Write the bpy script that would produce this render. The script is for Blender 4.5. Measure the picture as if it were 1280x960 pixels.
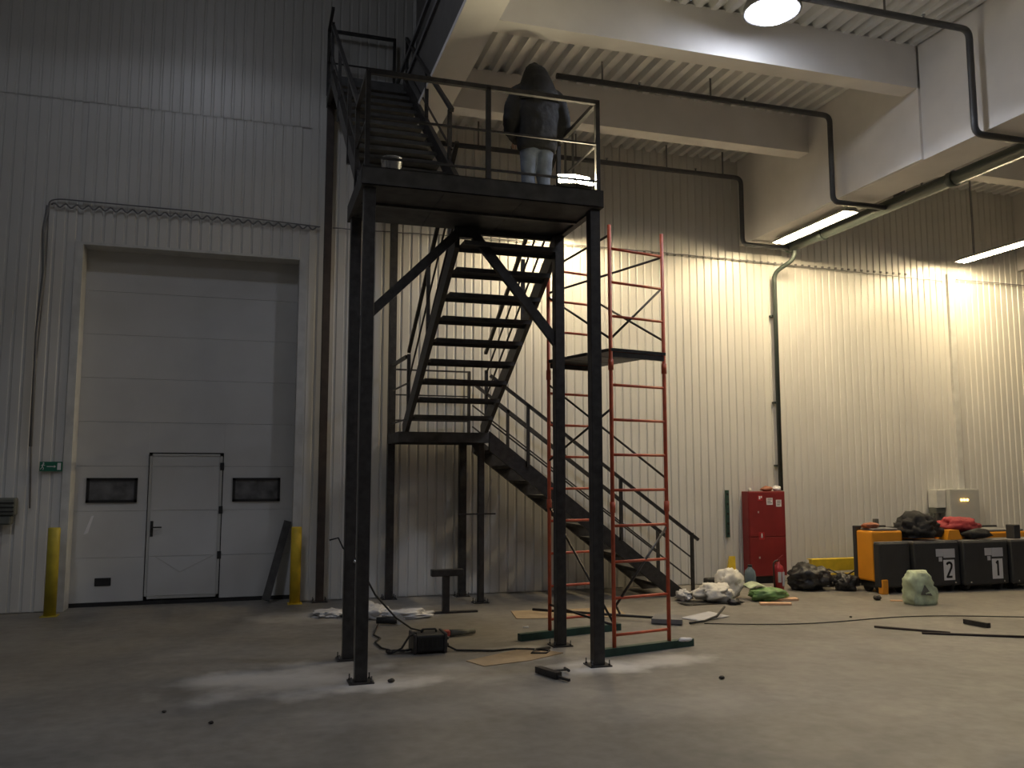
import bpy, bmesh, math, random
from mathutils import Vector, Matrix, noise, Euler
random.seed(7)
S = bpy.context.scene
COL = S.collection
for o in list(bpy.data.objects): bpy.data.objects.remove(o)

# ------------------------------------------------------------------ camera
PITCH = math.atan2(114, 1060); YAW = math.atan2(325, 1060*math.cos(PITCH))
cam = bpy.data.objects.new('camera', bpy.data.cameras.new('camera')); COL.objects.link(cam)
cam.location = (0, 0, 1.65); cam.data.sensor_width = 36; cam.data.lens = 1060/1280*36
cam.rotation_euler = (math.pi/2 + PITCH, 0, -YAW); cam.data.clip_end = 100
S.camera = cam
# ------------------------------------------------------------------ world, exposure
W = bpy.data.worlds.new('world'); S.world = W; W.use_nodes = True
W.node_tree.nodes['Background'].inputs[0].default_value = (.5, .52, .6, 1)
W.node_tree.nodes['Background'].inputs[1].default_value = .004
S.view_settings.view_transform = 'Standard'; S.view_settings.look = 'None'
S.view_settings.gamma = 1; S.view_settings.exposure = 0; S.view_settings.use_curve_mapping = False
COOL = (.82, .87, 1.0); WARM = (1.0, .79, .47)
# (position, watts, cone angle in degrees) of the hall's high-bay lamps; the first one is in view, the rest are unseen, added for light
HIGHBAYS = [((4.95, 7.05, 6.38), 23, 150), ((5.2, 1.2, 6.38), 6, 160), ((10.6, 4.2, 6.38), 2, 160),
            ((10.6, -2.5, 6.38), 3, 160), ((5.2, -4.5, 6.38), 6, 165)]
HALLBAYS = [((-.9, 6.6, 9.4), 13, 140), ((-3.6, 1.5, 9.4), 66, 112)]  # unseen; first inferred from the wall's light arc, second added to light the floor
TUBE_POWER = 278; FLOOD_POWER = 270; LENS_POWER = 42

# ------------------------------------------------------------------ materials
MT = {}
def mat(name, col, rough=.5, metal=0, var=.12, scale=6, bump=0, bscale=40, emit=None, alpha=None, spec=.5):
    m = bpy.data.materials.new(name); m.use_nodes = True
    nt = m.node_tree; b = nt.nodes['Principled BSDF']
    b.inputs['Roughness'].default_value = rough; b.inputs['Metallic'].default_value = metal
    b.inputs['Specular IOR Level'].default_value = spec
    tc = nt.nodes.new('ShaderNodeTexCoord')
    n = nt.nodes.new('ShaderNodeTexNoise'); n.inputs['Scale'].default_value = scale; n.inputs['Detail'].default_value = 6
    nt.links.new(tc.outputs['Object'], n.inputs['Vector'])
    r = nt.nodes.new('ShaderNodeValToRGB')
    r.color_ramp.elements[0].position = .3; r.color_ramp.elements[1].position = .7
    r.color_ramp.elements[0].color = [c*(1-var) for c in col]+[1]
    r.color_ramp.elements[1].color = [min(1, c*(1+var)) for c in col]+[1]
    nt.links.new(n.outputs['Fac'], r.inputs['Fac']); nt.links.new(r.outputs['Color'], b.inputs['Base Color'])
    if bump:
        n2 = nt.nodes.new('ShaderNodeTexNoise'); n2.inputs['Scale'].default_value = bscale; n2.inputs['Detail'].default_value = 4
        nt.links.new(tc.outputs['Object'], n2.inputs['Vector'])
        bp = nt.nodes.new('ShaderNodeBump'); bp.inputs['Strength'].default_value = bump; bp.inputs['Distance'].default_value = .01
        nt.links.new(n2.outputs['Fac'], bp.inputs['Height']); nt.links.new(bp.outputs['Normal'], b.inputs['Normal'])
    if emit:
        b.inputs['Emission Color'].default_value = list(emit[0])+[1]; b.inputs['Emission Strength'].default_value = emit[1]
    if alpha is not None:
        b.inputs['Transmission Weight'].default_value = alpha; b.inputs['IOR'].default_value = 1.3
    MT[name] = m; return m
mat('wall_white', (.60, .59, .56), .38, 0, .05, 1.2)
mat('gate_white', (.52, .52, .51), .45, 0, .05, 2, .05, 60)
mat('trim_white', (.55, .55, .53), .4)
mat('beam_paint', (.80, .775, .75), .75, 0, .06, 2)
mat('edge_shade', (.13, .125, .12), .6)  # shade on the girder side and upper wall put into the colour
mat('plain_wall', (.45, .44, .42), .8, 0, .05, 2)
mat('deck_metal', (.78, .78, .77), .4, .1, .08, 3)
mat('steel_black', (.040, .037, .036), .42, .25, .35, 14, .1, 60)
mat('steel_brown', (.045, .032, .026), .55, .1, .3, 9, .1, 60)
mat('plate_dark', (.062, .060, .057), .6, .2, .35, 8)
mat('orange_paint', (.55, .10, .045), .45, 0, .2, 12)
mat('green_paint', (.02, .06, .045), .5, 0, .25, 9)
mat('pipe_green', (.03, .042, .038), .45, .1, .15, 6)
mat('pipe_grey', (.07, .072, .078), .45, .1, .15, 6)
mat('yellow_paint', (.62, .44, .03), .5, 0, .15, 8)
mat('yellow_dull', (.42, .34, .03), .55, 0, .2, 6)
mat('red_paint', (.185, .016, .018), .42, 0, .12, 4)
mat('red_bright', (.32, .02, .025), .35)
mat('black_rubber', (.014, .014, .015), .6, 0, .3, 10)
mat('black_plastic', (.022, .022, .024), .42, 0, .25, 20, .4, 25)
mat('truck_black', (.028, .029, .032), .5, 0, .15, 6)
mat('truck_orange', (.72, .29, .02), .4, 0, .08, 3)
mat('grey_plastic', (.17, .17, .175), .5)
mat('light_grey', (.42, .42, .40), .5, 0, .05)
mat('white_paper', (.72, .71, .72), .7, 0, .04)
mat('label_grey', (.5, .5, .53), .7, 0, .05)
mat('ink', (.01, .01, .012), .6)
mat('white_sheet', (.70, .67, .60), .55, 0, .1, 6, .5, 18)
mat('tarp_white', (.55, .54, .53), .6, 0, .2, 5, .5, 14)
mat('bag_green', (.50, .58, .40), .5, 0, .35, 7, .3, 20)
mat('bag_leaf', (.14, .26, .09), .5, 0, .5, 9)
mat('cardboard', (.36, .27, .17), .8, 0, .15, 5)
mat('peach_foam', (.72, .45, .28), .8, 0, .1)
mat('jacket_black', (.008, .008, .010), .8, 0, .25, 8, .4, 30)
mat('jacket_red', (.27, .025, .032), .7, 0, .2, 8, .4, 30)
mat('jeans', (.12, .145, .20), .85, 0, .3, 7, .3, 40)
mat('skin', (.5, .3, .22), .55)
mat('shoe', (.03, .025, .02), .6)
mat('bottle', (.30, .40, .46), .15, 0, .05, 5, alpha=.6)
mat('bucket_metal', (.55, .56, .57), .25, .85, .2, 10)
mat('sign_green', (.01, .13, .075), .5)
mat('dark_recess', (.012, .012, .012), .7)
mat('window_frame', (.015, .015, .016), .4)
mat('grey_green', (.10, .105, .09), .6, 0, .2, 12)
mat('red_tool', (.35, .05, .035), .5)
mat('copper', (.3, .1, .05), .5)
mat('led_amber', (.9, .5, .1), .4, emit=((1, .55, .12), 9))
def emission(name, col, s):
    m = bpy.data.materials.new(name); m.use_nodes = True; nt = m.node_tree; nt.nodes.clear()
    e = nt.nodes.new('ShaderNodeEmission'); o = nt.nodes.new('ShaderNodeOutputMaterial')
    e.inputs[0].default_value = list(col)+[1]; e.inputs[1].default_value = s
    nt.links.new(e.outputs[0], o.inputs[0]); MT[name] = m
emission('tube_glow', WARM, TUBE_POWER)
emission('flood_glow', (1, .86, .55), FLOOD_POWER)
emission('highbay_glow', COOL, LENS_POWER)
def glass_mat():
    m = mat('gate_glass', (.11, .11, .115), .1, 0, .5, 5, spec=.8)  # lighter, mottled base stands for reflections on the panes
glass_mat()
def floor_mat():
    m = bpy.data.materials.new('concrete'); m.use_nodes = True; nt = m.node_tree; N = nt.nodes; L = nt.links
    b = N['Principled BSDF']; tc = N.new('ShaderNodeTexCoord')
    def nz(sc, det=8, dist=0, vec=None):
        n = N.new('ShaderNodeTexNoise'); n.inputs['Scale'].default_value = sc; n.inputs['Detail'].default_value = det
        n.inputs['Distortion'].default_value = dist; L.new(vec or tc.outputs['Object'], n.inputs['Vector']); return n
    def ramp(src, a, c0, p, c1):
        r = N.new('ShaderNodeValToRGB'); r.color_ramp.elements[0].position = a; r.color_ramp.elements[1].position = p
        r.color_ramp.elements[0].color = list(c0)+[1]; r.color_ramp.elements[1].color = list(c1)+[1]
        L.new(src, r.inputs['Fac']); return r
    base = ramp(nz(.8, 9, .6).outputs['Fac'], .3, (.165, .154, .138), .72, (.25, .231, .203))
    fine = ramp(nz(9, 8).outputs['Fac'], .3, (.82, .82, .82), .7, (1.1, 1.1, 1.1))
    mx = N.new('ShaderNodeMix'); mx.data_type = 'RGBA'; mx.blend_type = 'MULTIPLY'; mx.inputs[0].default_value = 1
    L.new(base.outputs[0], mx.inputs[6]); L.new(fine.outputs[0], mx.inputs[7])
    # pale cement dust lying around the column feet, in blots with their own ragged outline
    tot = None
    jit = nz(2.6, 7)
    for (x, y, rx, ry, a) in ((.35, 7.3, .85, .55, .6), (1.05, 6.98, .6, .25, .9), (3.0, 6.98, .6, .25, .95), (3.55, 7.05, .5, .22, .6),
                              (2.7, 7.75, .5, .35, .5), (1.2, 10.5, 1.0, .5, .45), (1.7, 7.1, .5, .4, .25), (3.05, 5.7, .8, .3, .15), (1.1, 6.1, .9, .3, .12), (2.2, 6.2, .8, .4, .15)):
        vm = N.new('ShaderNodeVectorMath'); vm.operation = 'SUBTRACT'; vm.inputs[1].default_value = (x, y, 0); L.new(tc.outputs['Object'], vm.inputs[0])
        vs = N.new('ShaderNodeVectorMath'); vs.operation = 'MULTIPLY'; vs.inputs[1].default_value = (1/rx, 1/ry, 0); L.new(vm.outputs[0], vs.inputs[0])
        ln = N.new('ShaderNodeVectorMath'); ln.operation = 'LENGTH'; L.new(vs.outputs[0], ln.inputs[0])
        ad = N.new('ShaderNodeMath'); ad.operation = 'MULTIPLY_ADD'; ad.inputs[1].default_value = 2.4; L.new(jit.outputs['Fac'], ad.inputs[0]); L.new(ln.outputs['Value'], ad.inputs[2])
        mr = N.new('ShaderNodeMapRange'); mr.inputs[1].default_value = 1.55; mr.inputs[2].default_value = 2.45; mr.inputs[3].default_value = a; mr.inputs[4].default_value = 0
        L.new(ad.outputs[0], mr.inputs[0])
        if tot is None: tot = mr
        else:
            q = N.new('ShaderNodeMath'); q.operation = 'MAXIMUM'; L.new(tot.outputs[0], q.inputs[0]); L.new(mr.outputs[0], q.inputs[1]); tot = q
    m2 = N.new('ShaderNodeMix'); m2.data_type = 'RGBA'; m2.inputs[7].default_value = (.62, .60, .57, 1)
    L.new(tot.outputs[0], m2.inputs[0]); L.new(mx.outputs[2], m2.inputs[6]); L.new(m2.outputs[2], b.inputs['Base Color'])
    rr = ramp(nz(1.7, 6).outputs['Fac'], .3, (.42,)*3, .7, (.62,)*3); L.new(rr.outputs[0], b.inputs['Roughness'])
    bp = N.new('ShaderNodeBump'); bp.inputs['Strength'].default_value = .12; bp.inputs['Distance'].default_value = .01
    L.new(nz(25, 6).outputs['Fac'], bp.inputs['Height']); L.new(bp.outputs[0], b.inputs['Normal'])
    MT['concrete'] = m
floor_mat()

# ------------------------------------------------------------------ mesh helpers
ORG = {}
def V(*a): return Vector(a)
class MB:
    """collects shapes in world coordinates; build() links them as one object"""
    def __init__(s): s.bm = bmesh.new()
    def box(s, x0, x1, y0, y1, z0, z1, bev=0):
        return s.hexa([(x0,y0,z0),(x1,y0,z0),(x1,y1,z0),(x0,y1,z0),(x0,y0,z1),(x1,y0,z1),(x1,y1,z1),(x0,y1,z1)], bev)
    def hexa(s, p, bev=0):
        v = [s.bm.verts.new(q) for q in p]
        fs = [s.bm.faces.new([v[i] for i in f]) for f in ((0,3,2,1),(4,5,6,7),(0,1,5,4),(1,2,6,5),(2,3,7,6),(3,0,4,7))]
        if bev:
            es = list({e for f in fs for e in f.edges})
            bmesh.ops.bevel(s.bm, geom=es, offset=bev, segments=2, affect='EDGES', profile=.5)
        return s
    def bar(s, a, b, w, h, up=(0,0,1), bev=0):
        a, b = Vector(a), Vector(b); d = (b-a).normalized(); up = Vector(up)
        if abs(d.dot(up)) > .97: up = Vector((0,1,0))
        r = d.cross(up).normalized(); u = r.cross(d)
        q = [a-r*w/2-u*h/2, a+r*w/2-u*h/2, b+r*w/2-u*h/2, b-r*w/2-u*h/2, a-r*w/2+u*h/2, a+r*w/2+u*h/2, b+r*w/2+u*h/2, b-r*w/2+u*h/2]
        return s.hexa(q, bev)
    def vbar(s, a, b, t, h, n):
        """plate between a and b whose ends are cut vertical: height h along z, thickness t along n"""
        a, b, n = Vector(a), Vector(b), Vector(n)*t/2; z = Vector((0,0,h/2))
        return s.hexa([a-n-z, a+n-z, b+n-z, b-n-z, a-n+z, a+n+z, b+n+z, b-n+z])
    def tube(s, pts, r, seg=8, cap=True):
        pts = [Vector(p) for p in pts]; n = len(pts); rs = r if isinstance(r, (list, tuple)) else [r]*n
        rings = []; prev = None
        for i, p in enumerate(pts):
            d = (pts[min(i+1, n-1)]-pts[max(i-1, 0)]).normalized()
            if prev is None:
                ref = Vector((0,0,1)) if abs(d.z) < .9 else Vector((1,0,0))
                u = d.cross(ref).normalized()
            else: u = (prev-d*prev.dot(d)).normalized()
            prev = u; w = d.cross(u)
            rings.append([s.bm.verts.new(p+(u*math.cos(2*math.pi*k/seg)+w*math.sin(2*math.pi*k/seg))*rs[i]) for k in range(seg)])
        for i in range(n-1):
            for k in range(seg):
                f = s.bm.faces.new([rings[i][k], rings[i][(k+1)%seg], rings[i+1][(k+1)%seg], rings[i+1][k]]); f.smooth = True
        if cap: s.bm.faces.new(rings[0][::-1]); s.bm.faces.new(rings[-1])
        return s
    def lathe(s, prof, c, seg=16, axis='z', sx=1, sy=1):
        rings = []
        for r, h in prof:
            ring = []
            for k in range(seg):
                a = 2*math.pi*k/seg; p = (r*math.cos(a)*sx, r*math.sin(a)*sy, h)
                if axis == 'y': p = (p[0], h, p[1])
                if axis == 'x': p = (h, p[0], p[1])
                ring.append(s.bm.verts.new(Vector(p)+Vector(c)))
            rings.append(ring)
        for i in range(len(rings)-1):
            for k in range(seg):
                f = s.bm.faces.new([rings[i][k], rings[i][(k+1)%seg], rings[i+1][(k+1)%seg], rings[i+1][k]]); f.smooth = True
        s.bm.faces.new(rings[0][::-1]); s.bm.faces.new(rings[-1]); return s
    def loft(s, rings):
        """rings: lists of points of equal length"""
        vs = [[s.bm.verts.new(p) for p in r] for r in rings]; n = len(vs[0])
        for i in range(len(vs)-1):
            for k in range(n):
                f = s.bm.faces.new([vs[i][k], vs[i][(k+1)%n], vs[i+1][(k+1)%n], vs[i+1][k]]); f.smooth = True
        s.bm.faces.new(vs[0][::-1]); s.bm.faces.new(vs[-1]); return s
    def poly(s, pts, t):
        """flat outline (any plane) thickened by the vector t"""
        t = Vector(t); a = [s.bm.verts.new(p) for p in pts]; b = [s.bm.verts.new(Vector(p)+t) for p in pts]; n = len(pts)
        s.bm.faces.new(a); s.bm.faces.new(b[::-1])
        for k in range(n): s.bm.faces.new([a[k], b[k], b[(k+1)%n], a[(k+1)%n]])
        return s
    def lump(s, c, rad, seed=0, amp=.25, fr=3, sub=3, flat=None, ridged=True):
        ret = bmesh.ops.create_icosphere(s.bm, subdivisions=sub, radius=1)
        o = Vector((seed*7.3, seed*3.1, seed*1.7))
        for v in ret['verts']:
            p = v.co.copy(); n = noise.noise(p*fr*.6+o)
            if ridged: n += .6*(1-abs(noise.noise(p*fr*1.7+o))*2.4)-.3
            p *= 1+amp*n
            q = Vector((p.x*rad[0], p.y*rad[1], p.z*rad[2]))
            if flat is not None and q.z < -flat: q.z = -flat + (q.z+flat)*.03; q.x *= 1.06; q.y *= 1.06
            v.co = q+Vector(c)
        for f in {f for v in ret['verts'] for f in v.link_faces}: f.smooth = True
        return s
    def sheet(s, x0, x1, y0, y1, zf, n=14, t=.006, rot=0, c=None):
        """loose sheet: zf(u,v) gives the height"""
        c = Vector(c) if c else Vector(((x0+x1)/2, (y0+y1)/2, 0)); R = Matrix.Rotation(rot, 3, 'Z'); g = []
        for lay in (0, 1):
            g.append([[s.bm.verts.new(R @ (Vector((x0+(x1-x0)*i/n, y0+(y1-y0)*j/n, 0))-c)+c+Vector((0,0,zf(i/n, j/n)+(t if lay else 0)))) for j in range(n+1)] for i in range(n+1)])
        for i in range(n):
            for j in range(n):
                s.bm.faces.new([g[1][i][j], g[1][i+1][j], g[1][i+1][j+1], g[1][i][j+1]]).smooth = True
                s.bm.faces.new([g[0][i][j+1], g[0][i+1][j+1], g[0][i+1][j], g[0][i][j]]).smooth = True
        for k in range(n):
            for (i, j, i2, j2) in ((k,0,k+1,0), (k+1,n,k,n), (0,k+1,0,k), (n,k,n,k+1)):
                s.bm.faces.new([g[0][i][j], g[0][i2][j2], g[1][i2][j2], g[1][i][j]])
        return s
    def mesh(s, name, m=None, off=(0,0,0)):
        bmesh.ops.translate(s.bm, verts=s.bm.verts, vec=-Vector(off))
        bmesh.ops.recalc_face_normals(s.bm, faces=s.bm.faces)
        me = bpy.data.meshes.new(name); s.bm.to_mesh(me); s.bm.free()
        if m: me.materials.append(MT[m])
        return me
    def build(s, name, m, parent=None, label=None):
        off = ORG[parent.name] if parent else Vector((0,0,0))
        if parent is None:
            cs = [v.co for v in s.bm.verts]
            off = Vector(((min(c.x for c in cs)+max(c.x for c in cs))/2, (min(c.y for c in cs)+max(c.y for c in cs))/2, min(c.z for c in cs)))
        o = bpy.data.objects.new(name, s.mesh(name, m, off)); COL.objects.link(o)
        if parent: o.parent = parent
        else: o.location = off
        ORG[o.name] = off
        if label: o['label'] = label
        return o
def inst(name, me, parent, loc, rot=(0,0,0), label=None):
    o = bpy.data.objects.new(name, me); COL.objects.link(o)
    o.location = Vector(loc)-(ORG[parent.name] if parent else Vector((0,0,0))); o.rotation_euler = rot
    if parent: o.parent = parent
    ORG[o.name] = Vector(loc)
    if label: o['label'] = label
    return o
def tag(o, label, cat, group=None):
    o['label'] = label; o['category'] = cat
    if group: o['group'] = group
    return o
def thing(name, label, cat, loc=(0,0,0), group=None):
    o = bpy.data.objects.new(name, None); COL.objects.link(o); o.location = loc; o.empty_display_size = .2
    ORG[o.name] = Vector(loc); return tag(o, label, cat, group)
def struct(o, label=None):
    o['kind'] = 'structure'
    if label: o['label'] = label
    return o
def single(name, mb, m, label, cat, group=None): return tag(mb.build(name, m), label, cat, group)
def arc(c, r, a0, a1, u, w, n=6):
    c, u, w = Vector(c), Vector(u), Vector(w)
    return [c+(u*math.cos(a0+(a1-a0)*i/n)+w*math.sin(a0+(a1-a0)*i/n))*r for i in range(n+1)]
def rounded(pts, r, n=5):
    """polyline with rounded corners"""
    pts = [Vector(p) for p in pts]; out = [pts[0]]
    for i in range(1, len(pts)-1):
        a, b, c = pts[i-1], pts[i], pts[i+1]; d1 = (a-b).normalized(); d2 = (c-b).normalized()
        p, q = b+d1*r, b+d2*r
        for k in range(n+1):
            t = k/n; out.append(p*(1-t)**2+b*2*t*(1-t)+q*t*t)
    return out+[pts[-1]]

# ================================================================== SETTING
XL, XR, YF, YB, ZH = -9, 17, -9, 11.70, 10.6
GX0, GX1, GZ = -2.11, .575, 4.58           # gate opening
fl = struct(MB().box(XL, XR, YF, 12.3, -.2, 0).build('floor', 'concrete'), 'grey polished concrete hall floor with pale dust patches')
fl.data.materials[0] = MT['concrete']
# the floor material uses object space: keep its origin at the world's
fl.data.transform(Matrix.Translation(fl.location)); fl.location = (0,0,0); ORG['floor'] = Vector((0,0,0))
wb = MB()
wb.box(XL, GX0, YB+.02, YB+.45, 0, ZH); wb.box(GX1, XR, YB+.02, YB+.45, 0, ZH); wb.box(GX0, GX1, YB+.02, YB+.45, GZ, ZH)
wall = struct(wb.build('wall_back', 'wall_white'), 'white ribbed sheet-metal wall with the roller gate')
PITCHX = .13; SEAM = 6.46; shc = {}
def sheet_mesh(nr, h):
    k = (nr, round(h, 3))
    if k in shc: return shc[k]
    bm = MB(); prof = []
    for i in range(nr):
        x = i*PITCHX
        prof += [(x, .013), (x+.020, .013), (x+.031, 0), (x+.119, 0)]
    prof.append((nr*PITCHX, .013))
    vs = [[bm.bm.verts.new((x, y, z)) for x, y in prof] for z in (0, h)]
    for i in range(len(prof)-1): bm.bm.faces.new([vs[0][i], vs[0][i+1], vs[1][i+1], vs[1][i]])
    me = bpy.data.meshes.new('cladding_sheet'); bm.bm.to_mesh(me); bm.bm.free(); me.materials.append(MT['wall_white']); shc[k] = me
    return me
def clad(x0, x1, z0, z1, dy=0):
    x = x0
    while x < x1-.02:
        nr = min(8, max(1, int((x1-x)/PITCHX+.001)))
        inst('cladding_sheet', sheet_mesh(nr, z1-z0), wall, (x, YB-.001+dy, z0)); x += nr*PITCHX
        if (x1-x) < PITCHX: break
clad(GX1+.09, XR, .012, SEAM); clad(GX0-.09-PITCHX*48, GX0-.09, .012, SEAM)
clad(GX0-.09-PITCHX*48, XR, SEAM+.006, ZH, -.004)
clad(GX0-.05, GX1+.09, GZ+.012, SEAM)
# flashing round the gate and a joint strip further along the wall
t = MB(); t.box(GX0-.09, GX0+.003, YB-.012, YB+.29, 0, GZ); t.box(GX1-.003, GX1+.09, YB-.012, YB+.29, 0, GZ); t.box(GX0-.09, GX1+.09, YB-.008, YB+.29, GZ-.003, GZ+.03)
struct(t.build('trim_1', 'trim_white'), 'white folded flashing framing the gate opening')
t = MB(); t.box(11.56, 11.67, YB-.055, YB+.03, 0, 5.15)
struct(t.build('trim_2', 'trim_white'), 'white vertical joint strip on the ribbed wall')
for nm, a in (('wall_left', (XL-.2, XL, YF, 12.3, 0, ZH)), ('wall_right', (XR, XR+.2, YF, 12.3, 0, ZH)), ('wall_front', (XL, XR, YF-.2, YF, 0, ZH))):
    struct(MB().box(*a).build(nm, 'plain_wall'))
# high roof over the gate bay and the room above the deck
roof = struct(MB().box(XL, XR, YF, 12.3, ZH, ZH+.2).build('ceiling_high', 'plain_wall'), 'high dark roof over the gate bay')
# ---- deck ceiling
DZ = 6.72; GXA, GXB = 7.45, 8.02
ceil = struct(MB().box(1.95, XR, YF, YB, DZ+.085, DZ+.23).build('ceiling', 'plain_wall'), 'ribbed steel deck ceiling carried by boxed-in beams')
def deck_mesh(nr, L, p=.19):
    bm = MB(); prof = []
    for i in range(nr):
        x = i*p; prof += [(x, 0), (x+.075, 0), (x+.10, .075), (x+.165, .075)]
    prof.append((nr*p, 0)); vs = [[bm.bm.verts.new((x, y, z)) for x, z in prof] for y in (0, L)]
    for i in range(len(prof)-1): bm.bm.faces.new([vs[0][i], vs[1][i], vs[1][i+1], vs[0][i+1]])
    me = bpy.data.meshes.new('deck_sheet'); bm.bm.to_mesh(me); bm.bm.free(); me.materials.append(MT['deck_metal']); return me
dm = deck_mesh(4, YB-YF)
for x0, x1 in ((2.2, 7.5), (7.98, 16.9)):
    x = x0
    while x < x1-.3: inst('deck_sheet', dm, ceil, (x, YF, DZ)); x += .76
# edge girder beside the gate bay
g = MB(); g.box(1.90, 2.26, YF, YB, 6.2, DZ+.1); g.build('edge_girder', 'beam_paint', ceil)
g = MB(); g.box(1.86, 1.90, YF, YB, 6.2, 6.26); g.build('edge_flange', 'beam_paint', ceil)
MB().box(1.88, 1.90, YF, YB, 6.26, 6.95).build('edge_shade_face', 'edge_shade', ceil)  # girder's unlit left face, its shade painted as a dark plate
g = MB(); g.box(1.85, 1.89, YF, YB, 6.95, 7.01); g.box(1.85, 1.89, YF, YB, 7.25, 7.31); g.build('edge_rail', 'grey_plastic', ceil)
# main girder: boxed, hangs lower
g = MB(); g.box(GXA, GXB, YF, YB, 5.33, DZ+.02); g.build('girder', 'beam_paint', ceil)
g = MB(); g.box(13.2, 13.75, YF, YB, 5.33, DZ+.02); g.build('girder', 'beam_paint', ceil)
for y in (7.76, 1.4):
    g = MB(); g.box(GXA-.035, GXA, y, y+1.95, 5.335, DZ); g.build('girder_casing', 'beam_paint', ceil)
bmS = MB().box(0, GXA-2.26+.005, 0, .24, 0, DZ-6.2+.02).mesh('cross_beam', 'beam_paint')
bmL = MB().box(0, 13.2-GXB, 0, .24, 0, DZ-6.2+.02).mesh('cross_beam', 'beam_paint')
for y in (-6.94, -4.84, -2.74, -.64, 1.46, 3.56, 5.66, 7.76, 9.86):
    inst('cross_beam', bmS, ceil, (2.26, y, 6.2)); inst('cross_beam', bmL, ceil, (GXB, y, 6.2))
# wall of the upper storey above the edge girder, with a doorway at the stair head
w = MB(); w.box(1.95, 2.05, YF, 10.72, 7.0, ZH); w.box(1.95, 2.05, 10.72, YB, 9.1, ZH)
wm = struct(w.build('wall_mezzanine', 'edge_shade'), 'wall of the upper storey over the edge girder')  # darker than the other walls, for the shade above the lamps
w = MB(); w.box(1.92, 2.07, 10.68, 10.76, 6.96, 9.12); w.box(1.92, 2.07, 10.68, YB, 9.1, 9.16); w.build('door_frame', 'trim_white', wm)
struct(MB().box(2.9, 2.95, 9.9, YB, 6.96, ZH).build('wall_inner_shade', 'dark_recess'), 'black sheet standing for the unlit room inside the upper doorway')  # black colour carries the darkness of the unlit room

# ---- sectional gate with wicket door
GY = 12.0
gate = bpy.data.objects.new('door_1', None); COL.objects.link(gate); gate.location = (-.77, GY, 0); ORG['door_1'] = Vector(gate.location)
struct(gate, 'white sectional lift gate with wicket door and two small windows')
zs = [.05, .605, 1.193, 1.765, 2.335, 2.905, 3.475, 4.045, 4.62]; DX0, DX1, DT = -1.24, -.34, 1.93
for i in range(8):
    z0, z1 = zs[i]+.0015, zs[i+1]-.0015
    segs = [(GX0-.03, GX1+.03)] if z0 >= DT else [(GX0-.03, DX0-.012), (DX1+.012, GX1+.03)]
    for a, b in segs:
        m = MB(); m.box(a, b, GY, GY+.04, z0, z1, .002); 
        for q in range(1, 4):
            zz = z0+(z1-z0)*q/4; m.box(a+.01, b-.01, GY-.0012, GY, zz-.02, zz+.02)
        m.build('gate_panel', 'gate_white', gate)
    if z0 < DT < z1:
        m = MB(); m.box(DX0-.012, DX1+.012, GY, GY+.04, DT+.015, z1); m.build('gate_panel', 'gate_white', gate)
MB().box(GX0-.03, GX1+.03, GY+.05, GY+.07, 0, 4.7).build('gate_backing', 'dark_recess', gate)
MB().box(GX0, GX1, GY-.012, GY+.04, .0, .05).build('bottom_seal', 'black_rubber', gate)
wd = MB(); wd.box(DX0+.01, DX1-.01, GY+.002, GY+.04, .10, DT-.02).build('wicket_backing', 'gate_white', gate)
for i in range(4):
    z0, z1 = max(zs[i], .105)+.003, min(zs[i+1], DT-.02)-.003
    MB().box(DX0+.035, DX1-.035, GY-.006, GY+.01, z0, z1, .003).build('wicket_panel', 'gate_white', gate)
m = MB(); m.box(DX0, DX0+.032, GY-.014, GY+.01, .07, DT); m.box(DX1-.032, DX1, GY-.014, GY+.01, .07, DT); m.box(DX0, DX1, GY-.014, GY+.01, DT-.03, DT); m.box(DX0, DX1, GY-.014, GY+.01, .07, .105)
m.build('wicket_frame', 'light_grey', gate, 'grey aluminium frame')
for z in (.605, 1.193, 1.765):
    MB().box(DX1-.03, DX1+.02, GY-.022, GY-.01, z-.05, z+.05, .004).build('hinge', 'black_rubber', gate)
h = MB(); h.box(DX0+.04, DX0+.075, GY-.016, GY-.004, .86, 1.06, .004); h.tube(rounded([(DX0+.058, GY-.01, .98), (DX0+.058, GY-.06, .98), (DX0+.18, GY-.06, .98)], .015), .009); h.build('door_handle', 'black_rubber', gate)
for a, b in ((-1.975, -1.375), (-.204, .409)):
    m = MB(); z0, z1 = 1.30, 1.615; f = .035
    m.box(a, b, GY-.02, GY, z0, z0+f); m.box(a, b, GY-.02, GY, z1-f, z1); m.box(a, a+f, GY-.02, GY, z0, z1); m.box(b-f, b, GY-.02, GY, z0, z1)
    fr = m.build('window_frame', 'window_frame', gate, 'black rounded window frame')
    MB().box(a+f, b-f, GY-.006, GY-.003, z0+f, z1-f).build('pane', 'gate_glass', fr)
m = MB(); m.box(-1.825, -1.635, GY-.012, GY, .255, .355, .006); m.box(-1.80, -1.66, GY-.02, GY-.01, .33, .35); m.build('lift_handle', 'black_rubber', gate, 'black recessed lift handle')
m = MB(); m.poly([(-1.98, GY-.004, .9), (-1.93, GY-.004, .92), (-1.87, GY-.004, 1.14), (-1.9, GY-.004, 1.13)], (0, .002, 0)); m.build('torn_sticker', 'white_paper', gate)
for a, b in (((-1.12, .60), (-.82, .40)), ((-.82, .40), (-.42, .6))):
    MB().bar((a[0], GY-.007, a[1]), (b[0], GY-.007, b[1]), .004, .014).build('grey_line', 'light_grey', gate)  # thin grey lines across the lower wicket door

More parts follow.
